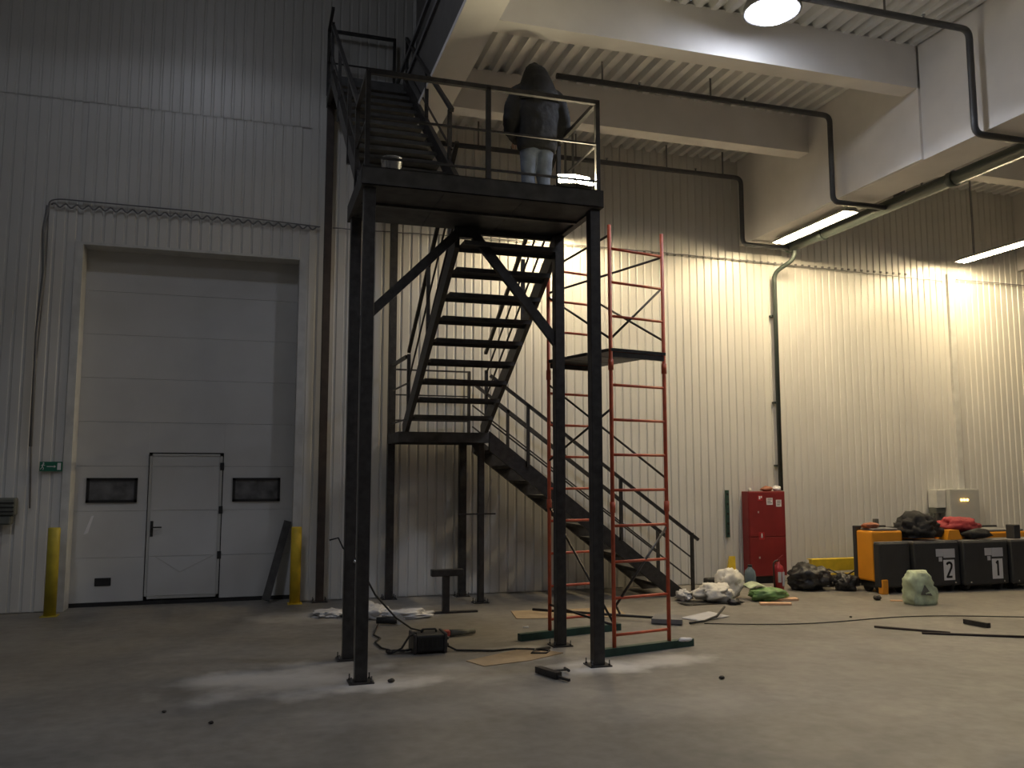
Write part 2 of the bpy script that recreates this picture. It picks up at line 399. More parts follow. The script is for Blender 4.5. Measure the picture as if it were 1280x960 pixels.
# ================================================================== STAIRCASE
st = thing('steel_staircase', 'tall black welded steel staircase with platform, three flights and railings', 'staircase', (1.95, 9, 0))
PZ = 4.115                                  # platform floor
cols = [((.905, 7.06), .10, 4.08), ((.90, 7.95), .10, 4.08), ((2.96, 7.06), .10, 4.08), ((2.95, 7.97), .10, 4.08),
        ((.93, 11.58), .10, 6.8), ((1.84, 11.58), .10, 6.8), ((2.84, 11.55), .10, 2.1), ((2.93, 10.9), .08, 2.1)]
for (x, y), s, h in cols:
    brown = (x, y) == (.93, 11.58)
    c = MB().box(x-s/2, x+s/2, y-s/2, y+s/2, .012, h, .006).build('column', 'steel_brown' if brown else 'steel_black', st)
    p = MB().box(x-.10, x+.10, y-.09, y+.09, 0, .012).build('base_plate', 'steel_black', c)
    for dx, dy in ((-.08, -.07), (.08, -.07), (-.08, .07), (.08, .07)):
        MB().lathe([(.010, 0), (.010, .012), (.006, .013), (.006, .045)], (x+dx, y+dy, .012), 6).build('anchor_bolt', 'plate_dark', c)
# platform
PX0, PX1, PY0, PY1 = .83, 3.02, 6.95, 8.1
m = MB()
for a in ((PX0, PX1, PY0, PY0+.006, 4.08, 4.24), (PX0, PX1, PY0, PY0+.06, 4.08, 4.088), (PX0, PX1, PY0, PY0+.06, 4.232, 4.24)): m.box(*a)
m.build('front_channel', 'plate_dark', st)
for x0, x1 in ((PX0, PX0+.06), (PX1-.06, PX1)): MB().box(x0, x1, PY0+.06, PY1, 4.08, 4.24).build('side_channel', 'plate_dark', st)
MB().box(1.9, PX1-.06, PY1-.05, PY1, 4.06, PZ-.005).build('rear_channel', 'plate_dark', st)
for y in (7.5,): MB().box(PX0+.06, PX1-.06, y-.025, y+.025, 4.075, 4.1).build('joist', 'steel_black', st)
for x0, x1 in ((PX0+.06, 1.55), (1.555, 2.28), (2.285, PX1-.06)): MB().box(x0, x1, PY0+.008, PY1-.02, 4.1, PZ).build('floor_plate', 'plate_dark', st)
# braces under the platform
MB().bar((.93, 7.97, 3.06), (1.93, 7.97, 4.06), .09, .06, (0,1,0)).build('brace', 'steel_black', st)
MB().bar((2.05, 7.97, 4.04), (2.93, 7.97, 2.98), .09, .06, (0,1,0)).build('brace', 'steel_black', st)
MB().box(1.88, 2.12, 7.93, 8.0, 3.98, 4.08).build('gusset', 'steel_black', st)
# landing
MB().box(1.79, 2.98, 10.66, 11.62, 2.19, 2.2).build('landing_plate', 'plate_dark', st)
for a in ((1.79, 2.98, 10.66, 10.72, 2.07, 2.19), (1.79, 2.98, 11.56, 11.62, 2.07, 2.19), (1.79, 1.85, 10.72, 11.56, 2.07, 2.19), (2.92, 2.98, 10.72, 11.56, 2.07, 2.19)):
    MB().box(*a).build('landing_channel', 'plate_dark', st)
MB().poly([(2.93, 10.98, 2.08), (2.93, 11.4, 2.08), (2.93, 10.98, 1.85)], (.012, 0, 0)).build('gusset', 'steel_black', st)
# flight from floor to landing
def tread_mesh(L, D, along):
    m = MB()
    if along == 'x':
        m.box(-L/2, L/2, -D/2, D/2, -.006, 0); m.box(-L/2, L/2, -D/2, -D/2+.006, -.045, 0); m.box(-L/2, L/2, D/2-.006, D/2, -.045, 0)
    else:
        m.box(-D/2, D/2, -L/2, L/2, -.006, 0); m.box(-D/2, -D/2+.006, -L/2, L/2, -.045, 0); m.box(D/2-.006, D/2, -L/2, L/2, -.045, 0)
    return m.mesh('tread', 'plate_dark')
NY, FY = 10.68, 11.54
for y in (NY, FY): 
    MB().hexa([(2.98, y-.03, 1.97), (2.98, y+.03, 1.97), (5.56, y+.03, 0), (5.56, y-.03, 0), (2.98, y-.03, 2.22), (2.98, y+.03, 2.22), (5.83, y+.03, 0.02), (5.83, y-.03, .02)]).build('stringer', 'steel_black', st)
tm = tread_mesh(FY-NY-.06, .27, 'y')
for k in range(1, 11): inst('tread', tm, st, (5.62-.262*(k-.5), (NY+FY)/2, .2*k-.02))
# flight from landing to platform
tm = tread_mesh(.99, .295, 'x')
for k in range(1, 10): inst('tread', tm, st, (2.415, 10.42-.3125*(k-1), 2.2+.19*k))
for x in (1.895, 2.935): MB().vbar((x, 10.86, 2.19), (x, 7.98, 4.0), .05, .23, (1,0,0)).build('stringer', 'steel_black', st)
# flight from platform to the upper door
tm = tread_mesh(.9, .25, 'x')
for k in range(1, 14): inst('tread', tm, st, (1.375, 7.78+.25*(k-1), PZ+.199*k))
for x in (.895, 1.855): MB().vbar((x, 7.55, 4.24), (x, 10.95, 6.9), .05, .2, (1,0,0)).build('stringer', 'steel_black', st)
MB().box(.87, 1.88, 10.9, 11.62, 6.88, 6.895).build('landing_plate', 'plate_dark', st)
for a in ((.87, 1.88, 10.9, 10.95, 6.75, 6.88), (.87, 1.88, 11.57, 11.62, 6.75, 6.88), (.87, .92, 10.95, 11.57, 6.75, 6.88)): MB().box(*a).build('landing_channel', 'plate_dark', st)
# railings
def rail(pts, w=.04, name='handrail'):
    for a, b in zip(pts, pts[1:]): MB().bar(a, b, w, w).build(name, 'steel_black', st)
def post(x, y, z0, z1, s=.04): MB().box(x-s/2, x+s/2, y-s/2, y+s/2, z0, z1).build('rail_post', 'steel_black', st)
def guard(path, top, lows, posts, w=.04, cut=0):
    rail([(p[0], p[1], p[2]+top) for p in path], w)
    if cut: path = [path[0], tuple(Vector(path[1]).lerp(Vector(path[0]), cut))]
    for l in lows: rail([(p[0], p[1], p[2]+l) for p in path], .018, 'guard_bar')
    for p in posts: post(p[0], p[1], p[2], p[2]+top)
RX0, RX1, RY = .87, 3.0, 6.99
guard([(RX0, RY, 4.24), (RX1, RY, 4.24)], .85, (.45, .095), [(RX0, RY, 4.24), (1.935, RY, 4.24), (RX1-.02, RY, 4.24)])
guard([(RX1-.02, RY, 4.24), (RX1-.02, 8.02, 4.24)], .85, (.45, .095), [(RX1-.02, 8.02, 4.24)])
guard([(RX0, RY, 4.24), (RX0, 7.75, 4.24)], .85, (.45, .095), [(RX0, 7.75, 4.24)])
guard([(2.935, 8.02, 4.22), (2.935, 10.7, 2.53)], .72, (.42, .12), [(2.935, 9.1, 3.4), (2.935, 10.66, 2.3)])
guard([(1.895, 8.02, 4.1), (1.895, 10.6, 2.33)], .88, (.5, .16), [(1.895, 8.3, 3.9), (1.895, 9.4, 3.15), (1.895, 10.6, 2.3)])
guard([(1.87, 10.6, 2.2), (1.84, 11.5, 2.2)], .95, (.6, .15), [])
guard([(1.84, 11.56, 2.2), (2.95, 11.56, 2.2)], .9, (.55, .2), [(2.93, 11.56, 2.2)], .022)
sl = (2.16-0)/(5.84-3.07)
guard([(2.98, 10.63, 2.13), (5.98, 10.63, -.06)], .82, (.5, .2), [(4.82, 10.63, .78), (3.5, 10.63, 1.76)], cut=.036)
post(5.87, 10.61, 0, .86)
guard([(2.98, 11.56, 2.13), (5.95, 11.56, -.06)], .82, (.5, .2), [(5.83, 11.56, .03), (4.82, 11.56, .78), (3.5, 11.56, 1.76)], cut=.04)
guard([(1.87, 8.15, 4.45), (1.87, 10.95, 6.66)], .92, (.5,), [(1.87, 8.25, 4.5), (1.87, 9.5, 5.5), (1.87, 10.9, 6.6)])
guard([(.88, 7.75, 4.2), (.88, 10.95, 6.7)], .92, (.5,), [(.88, 8.6, 4.85), (.88, 9.8, 5.8), (.88, 10.9, 6.7)])
guard([(.88, 10.95, 6.9), (.88, 11.55, 6.9), (1.82, 11.55, 6.9)], .95, (.48,), [(.88, 11.55, 6.9), (1.8, 11.55, 6.9)])
# clamp bar across the two landing columns
MB().box(2.62, 3.12, 10.85, 10.87, 1.135, 1.155).build('cross_bar', 'steel_black', st)

# ================================================================== SCAFFOLD
A = V(3.27, 7.40, 0); ang = math.radians(12.5); ex = V(math.cos(ang), math.sin(ang), 0); ey = V(-math.sin(ang)-.06, math.cos(ang), 0)
sc = thing('scaffold_tower', 'orange tube scaffold tower with dark diagonal braces on green base beams', 'scaffold', A+ex*.33+ey*.5)
WD, DP = .65, 1.01
def SP(u, v, z): return A+ex*u+ey*v+V(0, 0, z)
for v in (0, DP):
    MB().bar(SP(-.2 if v == 0 else -.36, v, .035), SP(.93 if v == 0 else .88, v, .035), .07, .07).build('base_beam', 'green_paint', sc, 'dark green square base beam')
    for u in (0, WD):
        top = 4.07
        po = MB().tube([SP(u, v, .07), SP(u, v, top)], .019, 10).build('post', 'orange_paint', sc)
        for z in (1.35, 2.7): MB().lathe([(.026, -.05), (.026, .05)], SP(u, v, z), 10).build('sleeve', 'orange_paint', po)
    for k in range(12): MB().tube([SP(0, v, .18+.3325*k), SP(WD, v, .18+.3325*k)], .0135, 8).build('rung', 'orange_paint', sc)
def brace(a, b): MB().tube([SP(*a), SP(*b)], .012, 6).build('brace', 'steel_black', sc)
Ap, Bp, Cp, Dp = (0, 0), (WD, 0), (0, DP), (WD, DP)
for (p, zp), (q, zq) in (((Bp, 3.83), (Cp, 3.58)), ((Ap, 3.97), (Cp, 3.83)), ((Ap, 2.95), (Bp, 3.52)), ((Cp, 3.54), (Ap, 2.95)), ((Ap, 2.28), (Cp, 1.8)), ((Cp, 2.6), (Bp, 1.62)),
                         ((Cp, 1.33), (Ap, .28)), ((Bp, 1.16), (Ap, .42)), ((Cp, .33), (Ap, .27)), ((Dp, 3.54), (Bp, 2.98))):
    brace((*p, zp), (*q, zq))
for v in (0, DP): MB().bar(SP(0, v, 2.80), SP(WD, v, 2.80), .03, .05).build('deck_bearer', 'steel_black', sc)
for v0, v1 in ((-.02, .34), (.36, .68), (.7, 1.03)):
    m = MB(); p = [SP(-.01, v0, 2.83), SP(WD+.01, v0, 2.83), SP(WD+.01, v1, 2.83), SP(-.01, v1, 2.83)]
    m.hexa(p+[q+V(0,0,.03) for q in p]); m.build('deck_board', 'steel_black', sc, 'dark steel deck board')

# ================================================================== LAMPS
def highbay(pos, watts, cone, label, group, n=0):
    x, y, z = pos; t = thing('highbay_lamp', label, 'lamp', pos, group)
    zc = DZ if x > 2 else ZH
    MB().lathe([(.262, .014), (.268, -.03), (.292, -.03), (.285, .03), (.25, .10), (.12, .16), (.10, .22), (.04, .24)], pos, 28).build('housing', 'grey_plastic', t)
    MB().lathe([(.03, -.11), (.12, -.10), (.20, -.07), (.25, -.02), (.262, .012)], pos, 28).build('diffuser', 'highbay_glow', t)
    MB().tube([(x, y, z+.24), (x, y, zc)], .008, 6).build('suspension', 'steel_black', t)
    l = bpy.data.lights.new('highbay_light', 'SPOT'); l.energy = watts*4*math.pi*.5; l.color = COOL
    l.spot_size = math.radians(cone); l.spot_blend = .12; l.shadow_soft_size = .2
    lo = bpy.data.objects.new('highbay_light', l); COL.objects.link(lo); lo.parent = t; lo.location = (0, 0, -.14)
for i, (p, wt, cn) in enumerate(HIGHBAYS):
    highbay(p, wt, cn, 'round cool-white high-bay lamp hanging from the deck ceiling' + ('' if i else ' in front of the cross beam'), 'unseen added high-bay lamps under the deck' if i else None)  # all but the first are out of view, added for their light
for p, wt, cn in HALLBAYS: highbay(p, wt, cn, 'unseen round high-bay lamp hanging from the high roof of the gate bay', 'high-bay lamps under the high roof')
def batten(x, y0, y1, z, label):
    t = thing('fluorescent_lamp', label, 'lamp', (x, (y0+y1)/2, z))
    m = MB(); W2 = .13
    m.poly([(x-W2, y0, z-.005), (x-.06, y0, z+.06), (x+.06, y0, z+.06), (x+W2, y0, z-.005), (x+W2-.012, y0, z-.005), (x+.055, y0, z+.048), (x-.055, y0, z+.048), (x-W2+.012, y0, z-.005)], (0, y1-y0, 0))
    m.build('reflector', 'light_grey', t)
    for y in (y0, y1-.012): MB().poly([(x-W2, y, z-.005), (x-.06, y, z+.06), (x+.06, y, z+.06), (x+W2, y, z-.005)], (0, .012, 0)).build('end_cap', 'light_grey', t)
    for dx in (-.05, .05): MB().tube([(x+dx, y0+.03, z), (x+dx, y1-.03, z)], .018, 10).build('tube', 'tube_glow', t)
    for y in (y0+.3, y1-.3): MB().box(x-.015, x+.015, y-.01, y+.01, z+.06, 5.335 if 7.4 < x < 8.02 else DZ).build('bracket', 'grey_plastic', t)
batten(7.76, 9.4, 11.1, 5.24, 'glowing warm fluorescent lamp under the main girder beside the pipe')
batten(4.25, 10.55, 11.45, 5.2, 'glowing warm fluorescent lamp hidden behind the stair platform')
batten(11.6, 9.7, 11.4, 5.3, 'glowing warm fluorescent lamp over the wall joint above the electrical box')
# twin work light on the platform
t = thing('work_light', 'twin-headed floodlight standing switched on at the platform corner', 'work light', (2.86, 7.2, PZ))
for k, (hx, rz) in enumerate(((2.73, -.25), (2.90, .2))):
    m = MB(); m.box(-.085, .085, 0, .07, -.065, .065, .008); me = m.mesh('head', 'black_rubber')
    h = inst('head', me, t, (hx, 7.13, 4.385), (math.radians(-33), 0, rz))
    g = bpy.data.objects.new('lens', MB().box(-.078, .078, -.006, .001, -.058, .058).mesh('lens', 'flood_glow')); COL.objects.link(g); g.parent = h
m = MB(); m.bar((2.66, 7.22, 4.27), (3.0-.06, 7.22, 4.27), .03, .03)
for x in (2.68, 2.92): m.bar((x, 7.05, PZ+.01), (x, 7.4, PZ+.01), .025, .02); m.bar((x, 7.22, PZ+.01), (x, 7.22, 4.33), .025, .025)
m.build('stand', 'yellow_dull', t)

# ================================================================== PIPES
pp = thing('sprinkler_pipework', 'dark green sprinkler pipes under the ceiling with riser down the wall', 'pipe', (8.2, 9, 5.3))
MB().tube([(8.2, YF+.3, 5.29), (8.2, 11.42, 5.29)], .085, 14).build('main_pipe', 'pipe_green', pp)
MB().lathe([(.09, 0), (.095, .05), (.06, .09)], (8.2, 11.4, 5.29), 14, 'y').build('end_cap', 'pipe_green', pp)
for y in (8.1, 4.4, 10.6): MB().lathe([(.095, -.05), (.1, -.04), (.1, .04), (.095, .05)], (8.2, y, 5.29), 14, 'y').build('coupling', 'pipe_green', pp, 'ring coupling')
for y in (5.2, 8.6, 11.0): MB().box(8.19, 8.21, y-.01, y+.01, 5.37, DZ).build('hanger', 'grey_plastic', pp)
for y, z, x0, zz in ((9.2, 6.45, 3.4, 5.29), (6.88, 6.45, 2.6, 5.31), (4.6, 6.45, 2.6, 5.31), (11.37, 6.33, 2.4, 5.29)):
    MB().tube(rounded([(x0, y, z), (7.3, y, z), (7.3, y, zz-.03), (8.14, y, zz-.03)], .1), .036, 10).build('branch_pipe', 'pipe_grey', pp)
    for x in [x0+.6+1.5*i for i in range(4)]:
        if x < 7: MB().box(x-.012, x+.012, y-.004, y+.004, z+.03, DZ).build('hanger', 'grey_plastic', pp)
        if x < 7: MB().lathe([(.012, 0), (.012, .03), (.022, .035), (.022, .04)], (x+.5, y, z+.03), 8).build('sprinkler_head', 'bucket_metal', pp)
MB().tube([(6.98, 11.37, 6.35), (6.98, 11.37, DZ)], .012, 6).build('hanger', 'grey_plastic', pp)
MB().box(8.28, 8.34, 9.05, 9.2, 5.3, 5.5).build('valve', 'pipe_grey', pp)
MB().tube(rounded([(8.2, 11.3, 5.24), (8.2, 11.3, 5.08), (8.0, 11.58, 4.9), (8.0, 11.59, 1.41)], .12), .036, 10).build('riser_pipe', 'pipe_green', pp)
for z in (4.2, 2.8, 1.8): MB().box(7.95, 8.05, 11.62, 11.69, z-.015, z+.015).build('pipe_clip', 'pipe_green', pp)

# ================================================================== WALL FITTINGS
# corrugated conduit: straight run with a slack wavy cable below
c = thing('wall_cable', 'grey corrugated cable looped along the wall above the gate', 'cable', (-.8, 11.66, 5.1))
MB().tube(rounded([(-2.53, 11.655, 1.25), (-2.57, 11.655, 2.5), (-2.51, 11.655, 4.3), (-2.52, 11.655, 5.1), (-2.40, 11.655, 5.13), (-.8, 11.655, 5.12), (.83, 11.655, 5.05)], .06), .009, 6).build('straight_run', 'grey_plastic', c)
MB().tube([(-2.49+.02*i, 11.652, 5.045+(-.02 if i > 90 else 0)*((i-90)/70)+.025*math.sin(2*math.pi*i*.02/.13)) for i in range(166)], .011, 5).build('wavy_run', 'grey_plastic', c)
MB().tube([(-2.53, 11.652, 5.03), (-2.56, 11.652, 4.7), (-2.53, 11.652, 4.2), (-2.57, 11.652, 3.4), (-2.56, 11.652, 2.0)], .02, 6).build('sleeve', 'grey_plastic', c)
c = thing('wall_cable', 'thin dark cable with spikes strung along the warm-lit wall', 'cable', (6, 11.66, 5.1))
MB().tube([(1.0+.12*i, 11.655, 5.05+.05*math.sin(i*.045)+.005*math.sin(i*2.1)) for i in range(88)], .008, 5).build('cable_run', 'grey_plastic', c)
for i in range(40): MB().box(5.6+.13*i, 5.63+.13*i, 11.655, 11.685, 5.07, 5.10).build('cable_clip', 'grey_plastic', c)
single('wall_cable', MB().tube([(11.75+.12*i, 11.655, 5.06) for i in range(30)], .009, 5), 'grey_plastic', 'thin dark cable to the right of the wall joint strip', 'cable')
# exit sign with running figure, arrow and door
s = thing('exit_sign', 'green emergency exit sign with running figure, arrow and door', 'sign', (-2.325, 11.66, 1.75))
MB().box(-2.45, -2.20, 11.655, 11.668, 1.698, 1.815).build('board', 'sign_green', s)
y = 11.653
m = MB(); m.lathe([(.009, -.001), (.009, .001)], (-2.408, y, 1.797), 8, 'y'); m.bar((-2.41, y, 1.785), (-2.42, y, 1.755), .002, .012, (1,0,0)); m.bar((-2.42, y, 1.755), (-2.405, y, 1.735), .002, .007, (1,0,0)); m.bar((-2.405, y, 1.735), (-2.412, y, 1.715), .002, .007, (1,0,0)); m.bar((-2.42, y, 1.755), (-2.438, y, 1.72), .002, .007, (1,0,0)); m.bar((-2.412, y, 1.78), (-2.392, y, 1.768), .002, .006, (1,0,0)); m.bar((-2.412, y, 1.78), (-2.434, y, 1.768), .002, .006, (1,0,0)); m.build('running_figure', 'white_paper', s)
m = MB(); m.box(-2.37, -2.29, y-.001, y, 1.752, 1.760); m.poly([(-2.29, y, 1.772), (-2.27, y, 1.756), (-2.29, y, 1.74)], (0, .001, 0)); m.build('arrow', 'white_paper', s)
MB().box(-2.255, -2.215, y-.001, y, 1.715, 1.80).build('door_symbol', 'white_paper', s)
# box at the left edge of the wall
b = thing('wall_box', 'grey ribbed plastic hand-dryer-like box on the wall left of the exit sign', 'box', (-2.8, 11.5, 1.06))
b['label'] = 'grey plastic box with dark ribs on the wall left of the exit sign'
MB().box(-2.98, -2.66, 11.52, 11.68, 1.17, 1.38, .02).build('body', 'grey_green', b); MB().box(-2.98, -2.70, 11.54, 11.68, 1.06, 1.17, .02).build('lower_body', 'grey_green', b)
for z in (1.22, 1.27, 1.32): MB().box(-2.97, -2.67, 11.512, 11.522, z-.008, z+.008).build('rib', 'dark_recess', b)
# bollards
for x, y, h, mm, lb in ((-2.19, 11.36, 1.03, 'yellow_dull', 'dull yellow steel bollard below the exit sign'), (.615, 11.52, .98, 'yellow_paint', 'bright yellow steel bollard beside the leaning channel')):
    t = thing('bollard', lb, 'bollard', (x, y, 0), 'yellow gate bollards')
    MB().lathe([(.068, .01), (.068, h-.01), (.06, h)], (x, y, 0), 16).build('tube', mm, t); MB().box(x-.09, x+.09, y-.09, y+.09, 0, .01).build('base_plate', mm, t)
# leaning channel
single('steel_channel', MB().bar((.255, 11.62, .045), (.52, 11.95, 1.03), .10, .05, (0,1,0)), 'steel_black', 'black steel channel leaning against the gate', 'steel channel')
# green strip on wall
t = thing('wall_strip', 'dark green narrow strip hanging on the wall left of the red cabinet', 'strip', (7.08, 11.67, .7))
MB().box(7.05, 7.11, 11.655, 11.68, .70, 1.42).build('strip', 'green_paint', t)
for i in range(9): MB().box(7.062, 7.098, 11.651, 11.656, .74+.075*i, .775+.075*i).build('tile', 'pipe_green' if i % 2 else 'dark_recess', t)
# red fire cabinet
fc = thing('fire_cabinet', 'tall red metal fire hose cabinet with stickers and two doors', 'cabinet', (7.58, 11.5, 0))
CX0, CX1, CY = 7.34, 8.0, 11.5
MB().box(CX0, CX1, CY, 11.67, .11, 1.40, .006).build('body', 'red_paint', fc)
MB().box(CX0+.03, CX1-.03, CY+.04, 11.66, 0, .11).build('plinth', 'black_rubber', fc)
for z0, z1 in ((.12, .70), (.71, 1.39)):
    d = MB().box(CX0+.01, CX1-.01, CY-.012, CY, z0, z1, .004).build('door', 'red_paint', fc)
    MB().box(CX0+.16, CX0+.18, CY-.02, CY-.012, z1-.32, z1-.29).build('lock', 'light_grey', d)
def sticker(x0, x1, z0, z1, mm, nm='sticker'): return MB().box(x0, x1, CY-.0155, CY-.0125, z0, z1).build(nm, mm, fc)
a = sticker(7.505, 7.595, 1.255, 1.345, 'red_bright'); MB().box(7.525, 7.55, CY-.017, CY-.0155, 1.28, 1.33).build('pictogram', 'white_paper', a); MB().box(7.56, 7.58, CY-.017, CY-.0155, 1.30, 1.33).build('pictogram', 'white_paper', a)
a = sticker(7.660, 7.770, 1.195, 1.30, 'white_paper')
for i in range(3): MB().box(7.675, 7.755-.02*(i == 1), CY-.017, CY-.0155, 1.275-.028*i, 1.285-.028*i).build('text_line', 'ink', a)
a = sticker(7.830, 7.925, 1.165, 1.27, 'white_paper')
for i in range(3): MB().box(7.845, 7.91-.015*(i == 2), CY-.017, CY-.0155, 1.245-.028*i, 1.255-.028*i).build('text_line', 'ink', a)
a = sticker(7.510, 7.610, .665, .78, 'red_bright'); m = MB(); m.box(7.55, 7.57, CY-.017, CY-.0155, .69, .75); m.box(7.543, 7.577, CY-.017, CY-.0155, .70, .712); m.box(7.555, 7.565, CY-.017, CY-.0155, .75, .765); m.build('pictogram', 'white_paper', a)
single('rag', MB().lump((7.74, 11.59, 1.435), (.1, .06, .045), 3, .3, 3, 3, .035), 'copper', 'crumpled brownish rag lying on top of the red cabinet', 'rag')
single('rag', MB().lump((7.92, 11.59, 1.44), (.06, .06, .05), 5, .3, 3, 3, .04), 'white_paper', 'crumpled white rag lying on top of the red cabinet', 'rag')
single('paint_tin', MB().lathe([(.028, 0), (.03, .005), (.03, .03), (.026, .034), (.012, .04), (.012, .06)], (7.43, 11.58, 1.40), 12), 'light_grey', 'small pale tin on the left of the red cabinet top', 'tin')
# electrical box
e = thing('electrical_box', 'grey electrical cabinet on the wall with three amber lights', 'electrical box', (11.45, 11.6, .6))
MB().box(11.13, 11.74, 11.42, 11.69, .6, 1.42, .008).build('body', 'light_grey', e); MB().box(11.145, 11.725, 11.412, 11.42, .62, 1.40, .004).build('door', 'light_grey', e)
for i in range(3): MB().lathe([(.02, 0), (.02, -.015), (.012, -.02)], (11.35+.06*i, 11.412, 1.24), 10, 'y').build('indicator_light', 'led_amber', e)
b = thing('socket_box', 'small beige socket box beside the grey electrical cabinet', 'socket box', (11.0, 11.6, 1.1))
MB().box(10.93, 11.12, 11.5, 11.69, 1.11, 1.41, .008).build('body', 'trim_white', b); MB().box(10.93, 11.11, 11.52, 11.69, 1.02, 1.11, .01).build('socket', 'grey_green', b)
MB().tube(rounded([(10.95, 11.6, 1.05), (10.93, 11.6, .9), (10.95, 11.6, .5)], .05), .015, 6).build('cable', 'grey_green', b); MB().tube([(11.08, 11.6, 1.05), (11.07, 11.6, .5)], .012, 6).build('cable', 'grey_green', b)
# hanging tape strips behind the stair
for a, q, lb in (((2.94, 11.64, 1.69), (2.86, 11.66, 1.15), 'narrow white tape hanging on the wall between the landing columns'), ((3.3, 11.66, 1.60), (3.2, 11.66, 1.05), 'narrow white tape hanging on the wall under the lower flight')):
    single('tape_strip', MB().bar(a, q, .004, .014, (1,0,0)), 'label_grey', lb, 'tape')
# bucket on platform
b = thing('bucket', 'small shiny metal bucket standing on the platform', 'bucket', (1.1, 7.13, PZ))
MB().lathe([(.07, .0), (.072, .005), (.092, .27), (.096, .275), (.09, .277), (.068, .02)], (1.1, 7.13, PZ), 18).build('body', 'bucket_metal', b)
MB().tube(arc((1.1, 7.13, PZ+.27), .093, math.pi, 2*math.pi, (1,0,0), (0,.9,.2), 10), .004, 5).build('handle', 'bucket_metal', b)

# ================================================================== PERSON
PXc, PYc = 2.66, 7.78
pr = thing('person', 'person in black hooded jacket and light blue jeans standing on the platform', 'person', (PXc, PYc, PZ))
def PL(x, y, z): return Vector((PXc+x, PYc+y, PZ+z))
def skin(name, verts, edges, m, root=0, sub=2):
    me = bpy.data.meshes.new(name); me.from_pydata([Vector(v[:3]) for v in verts], edges, []); me.materials.append(MT[m])
    o = bpy.data.objects.new(name, me); COL.objects.link(o); o.parent = pr; ORG[o.name] = ORG['person']
    md = o.modifiers.new('skin', 'SKIN'); md.use_smooth_shade = True
    if not me.skin_vertices:
        bm = bmesh.new(); bm.from_mesh(me); bm.verts.layers.skin.verify(); bm.to_mesh(me); bm.free()
    for i, v in enumerate(verts):
        d = me.skin_vertices[0].data[i]; r = v[3]; d.radius = (r, v[4] if len(v) > 4 else r); d.use_root = (i == root)
    s = o.modifiers.new('sub', 'SUBSURF'); s.levels = s.render_levels = sub
    return o
bv = [(0, 0, .90, .12, .10), (0, 0, 1.1, .11, .09), (0, .01, 1.3, .13, .10), (0, .02, 1.42, .055), (0, .04, 1.5, .075), (0, .05, 1.6, .08)]
be = [(0, 1), (1, 2), (2, 3), (3, 4), (4, 5)]
def add(v, frm): bv.append(v); be.append((frm, len(bv)-1)); return len(bv)-1
for sx in (-1, 1):
    hp = add((sx*.085, 0, .82, .085), 0); kn = add((sx*.085, .03, .47, .058), hp); an = add((sx*.085, -.01, .09, .042), kn); add((sx*.095, .13, .04, .035), an)
    sh = add((sx*.17, 0, 1.35, .06), 2); el = add((sx*.28, -.02, 1.06, .043), sh); wr = add((sx*.18, .21, .97, .03), el); pa = add((sx*.14, .28, .97, .032, .02), wr)
    for q, (dx, L) in enumerate(((-.03, .065), (-.01, .075), (.01, .07), (.028, .055))):
        k = add((sx*(.125+dx), .325, .96, .009), pa); k = add((sx*(.12+dx*1.1), .325+L*.5, .945, .0085), k); add((sx*(.115+dx), .325+L*.65, .915, .008), k)
    k = add((sx*.11, .27, .99, .010), wr); add((sx*.085, .31, .985, .009), k)
body = skin('body', bv, be, 'skin')
nf = MB(); nf.loft([[PL(0+.014*math.cos(a)*s, .135+oy, 1.565+.02*math.sin(a)*s+oz) for a in [2*math.pi*k/6 for k in range(6)]] for s, oy, oz in ((1, 0, 0), (.8, .02, -.01), (.3, .035, -.02))]); nf.build('nose', 'skin', pr)
for sx in (-1, 1): MB().lump(PL(sx*.032, .118, 1.6), (.013, .009, .008), 1, 0, 1, 1).build('eye', 'ink', pr)
MB().bar(PL(-.025, .122, 1.525), PL(.025, .122, 1.525), .008, .006).build('mouth', 'copper', pr)
def ell(cx, cy, z, rx, ry, n=20, wob=0, sd=0): return [PL(cx+rx*math.cos(2*math.pi*k/n)*(1+wob*math.sin(5*k+sd)), cy+ry*math.sin(2*math.pi*k/n)*(1+wob*math.cos(3*k+sd)), z) for k in range(n)]
j = MB(); j.loft([ell(0, 0, z, rx, ry, 24, .02, z*9) for z, rx, ry in ((.76, .185, .14), (.80, .205, .155), (.95, .215, .165), (1.1, .225, .165), (1.25, .235, .16), (1.34, .215, .145), (1.42, .15, .115), (1.46, .10, .09))])
for sx in (-1, 1):
    j.tube([PL(sx*.13, 0, 1.38), PL(sx*.21, -.005, 1.34), PL(sx*.265, -.02, 1.2), PL(sx*.285, -.02, 1.06), PL(sx*.25, .1, .99), PL(sx*.17, .22, .97), PL(sx*.13, .275, .97)], [.09, .088, .08, .075, .065, .055, .048], 12)
jk = j.build('jacket', 'jacket_black', pr)
md = jk.modifiers.new('r', 'REMESH'); md.mode = 'VOXEL'; md.voxel_size = .014; md.use_smooth_shade = True
sm = jk.modifiers.new('s', 'SMOOTH'); sm.iterations = 4
tx = bpy.data.textures.new('folds', 'CLOUDS'); tx.noise_scale = .11
dp = jk.modifiers.new('d', 'DISPLACE'); dp.texture = tx; dp.strength = .03; dp.mid_level = .5
h = MB(); rr = []
for z, r, cy, fr in ((1.26, .235, -.01, .8), (1.34, .232, -.012, .8), (1.41, .20, -.012, .85), (1.47, .172, -.005, .9), (1.53, .152, .01, .85), (1.60, .13, .02, .7), (1.655, .10, .03, .65), (1.69, .065, .035, .6), (1.71, .02, .04, .6)):
    rr.append([PL(r*math.cos(a), cy+r*((.95 if z > 1.45 else .8) if math.sin(a) < 0 else fr*.8)*math.sin(a), z+(.02*math.sin(a) if z > 1.5 else 0)) for a in [2*math.pi*k/20 for k in range(20)]])
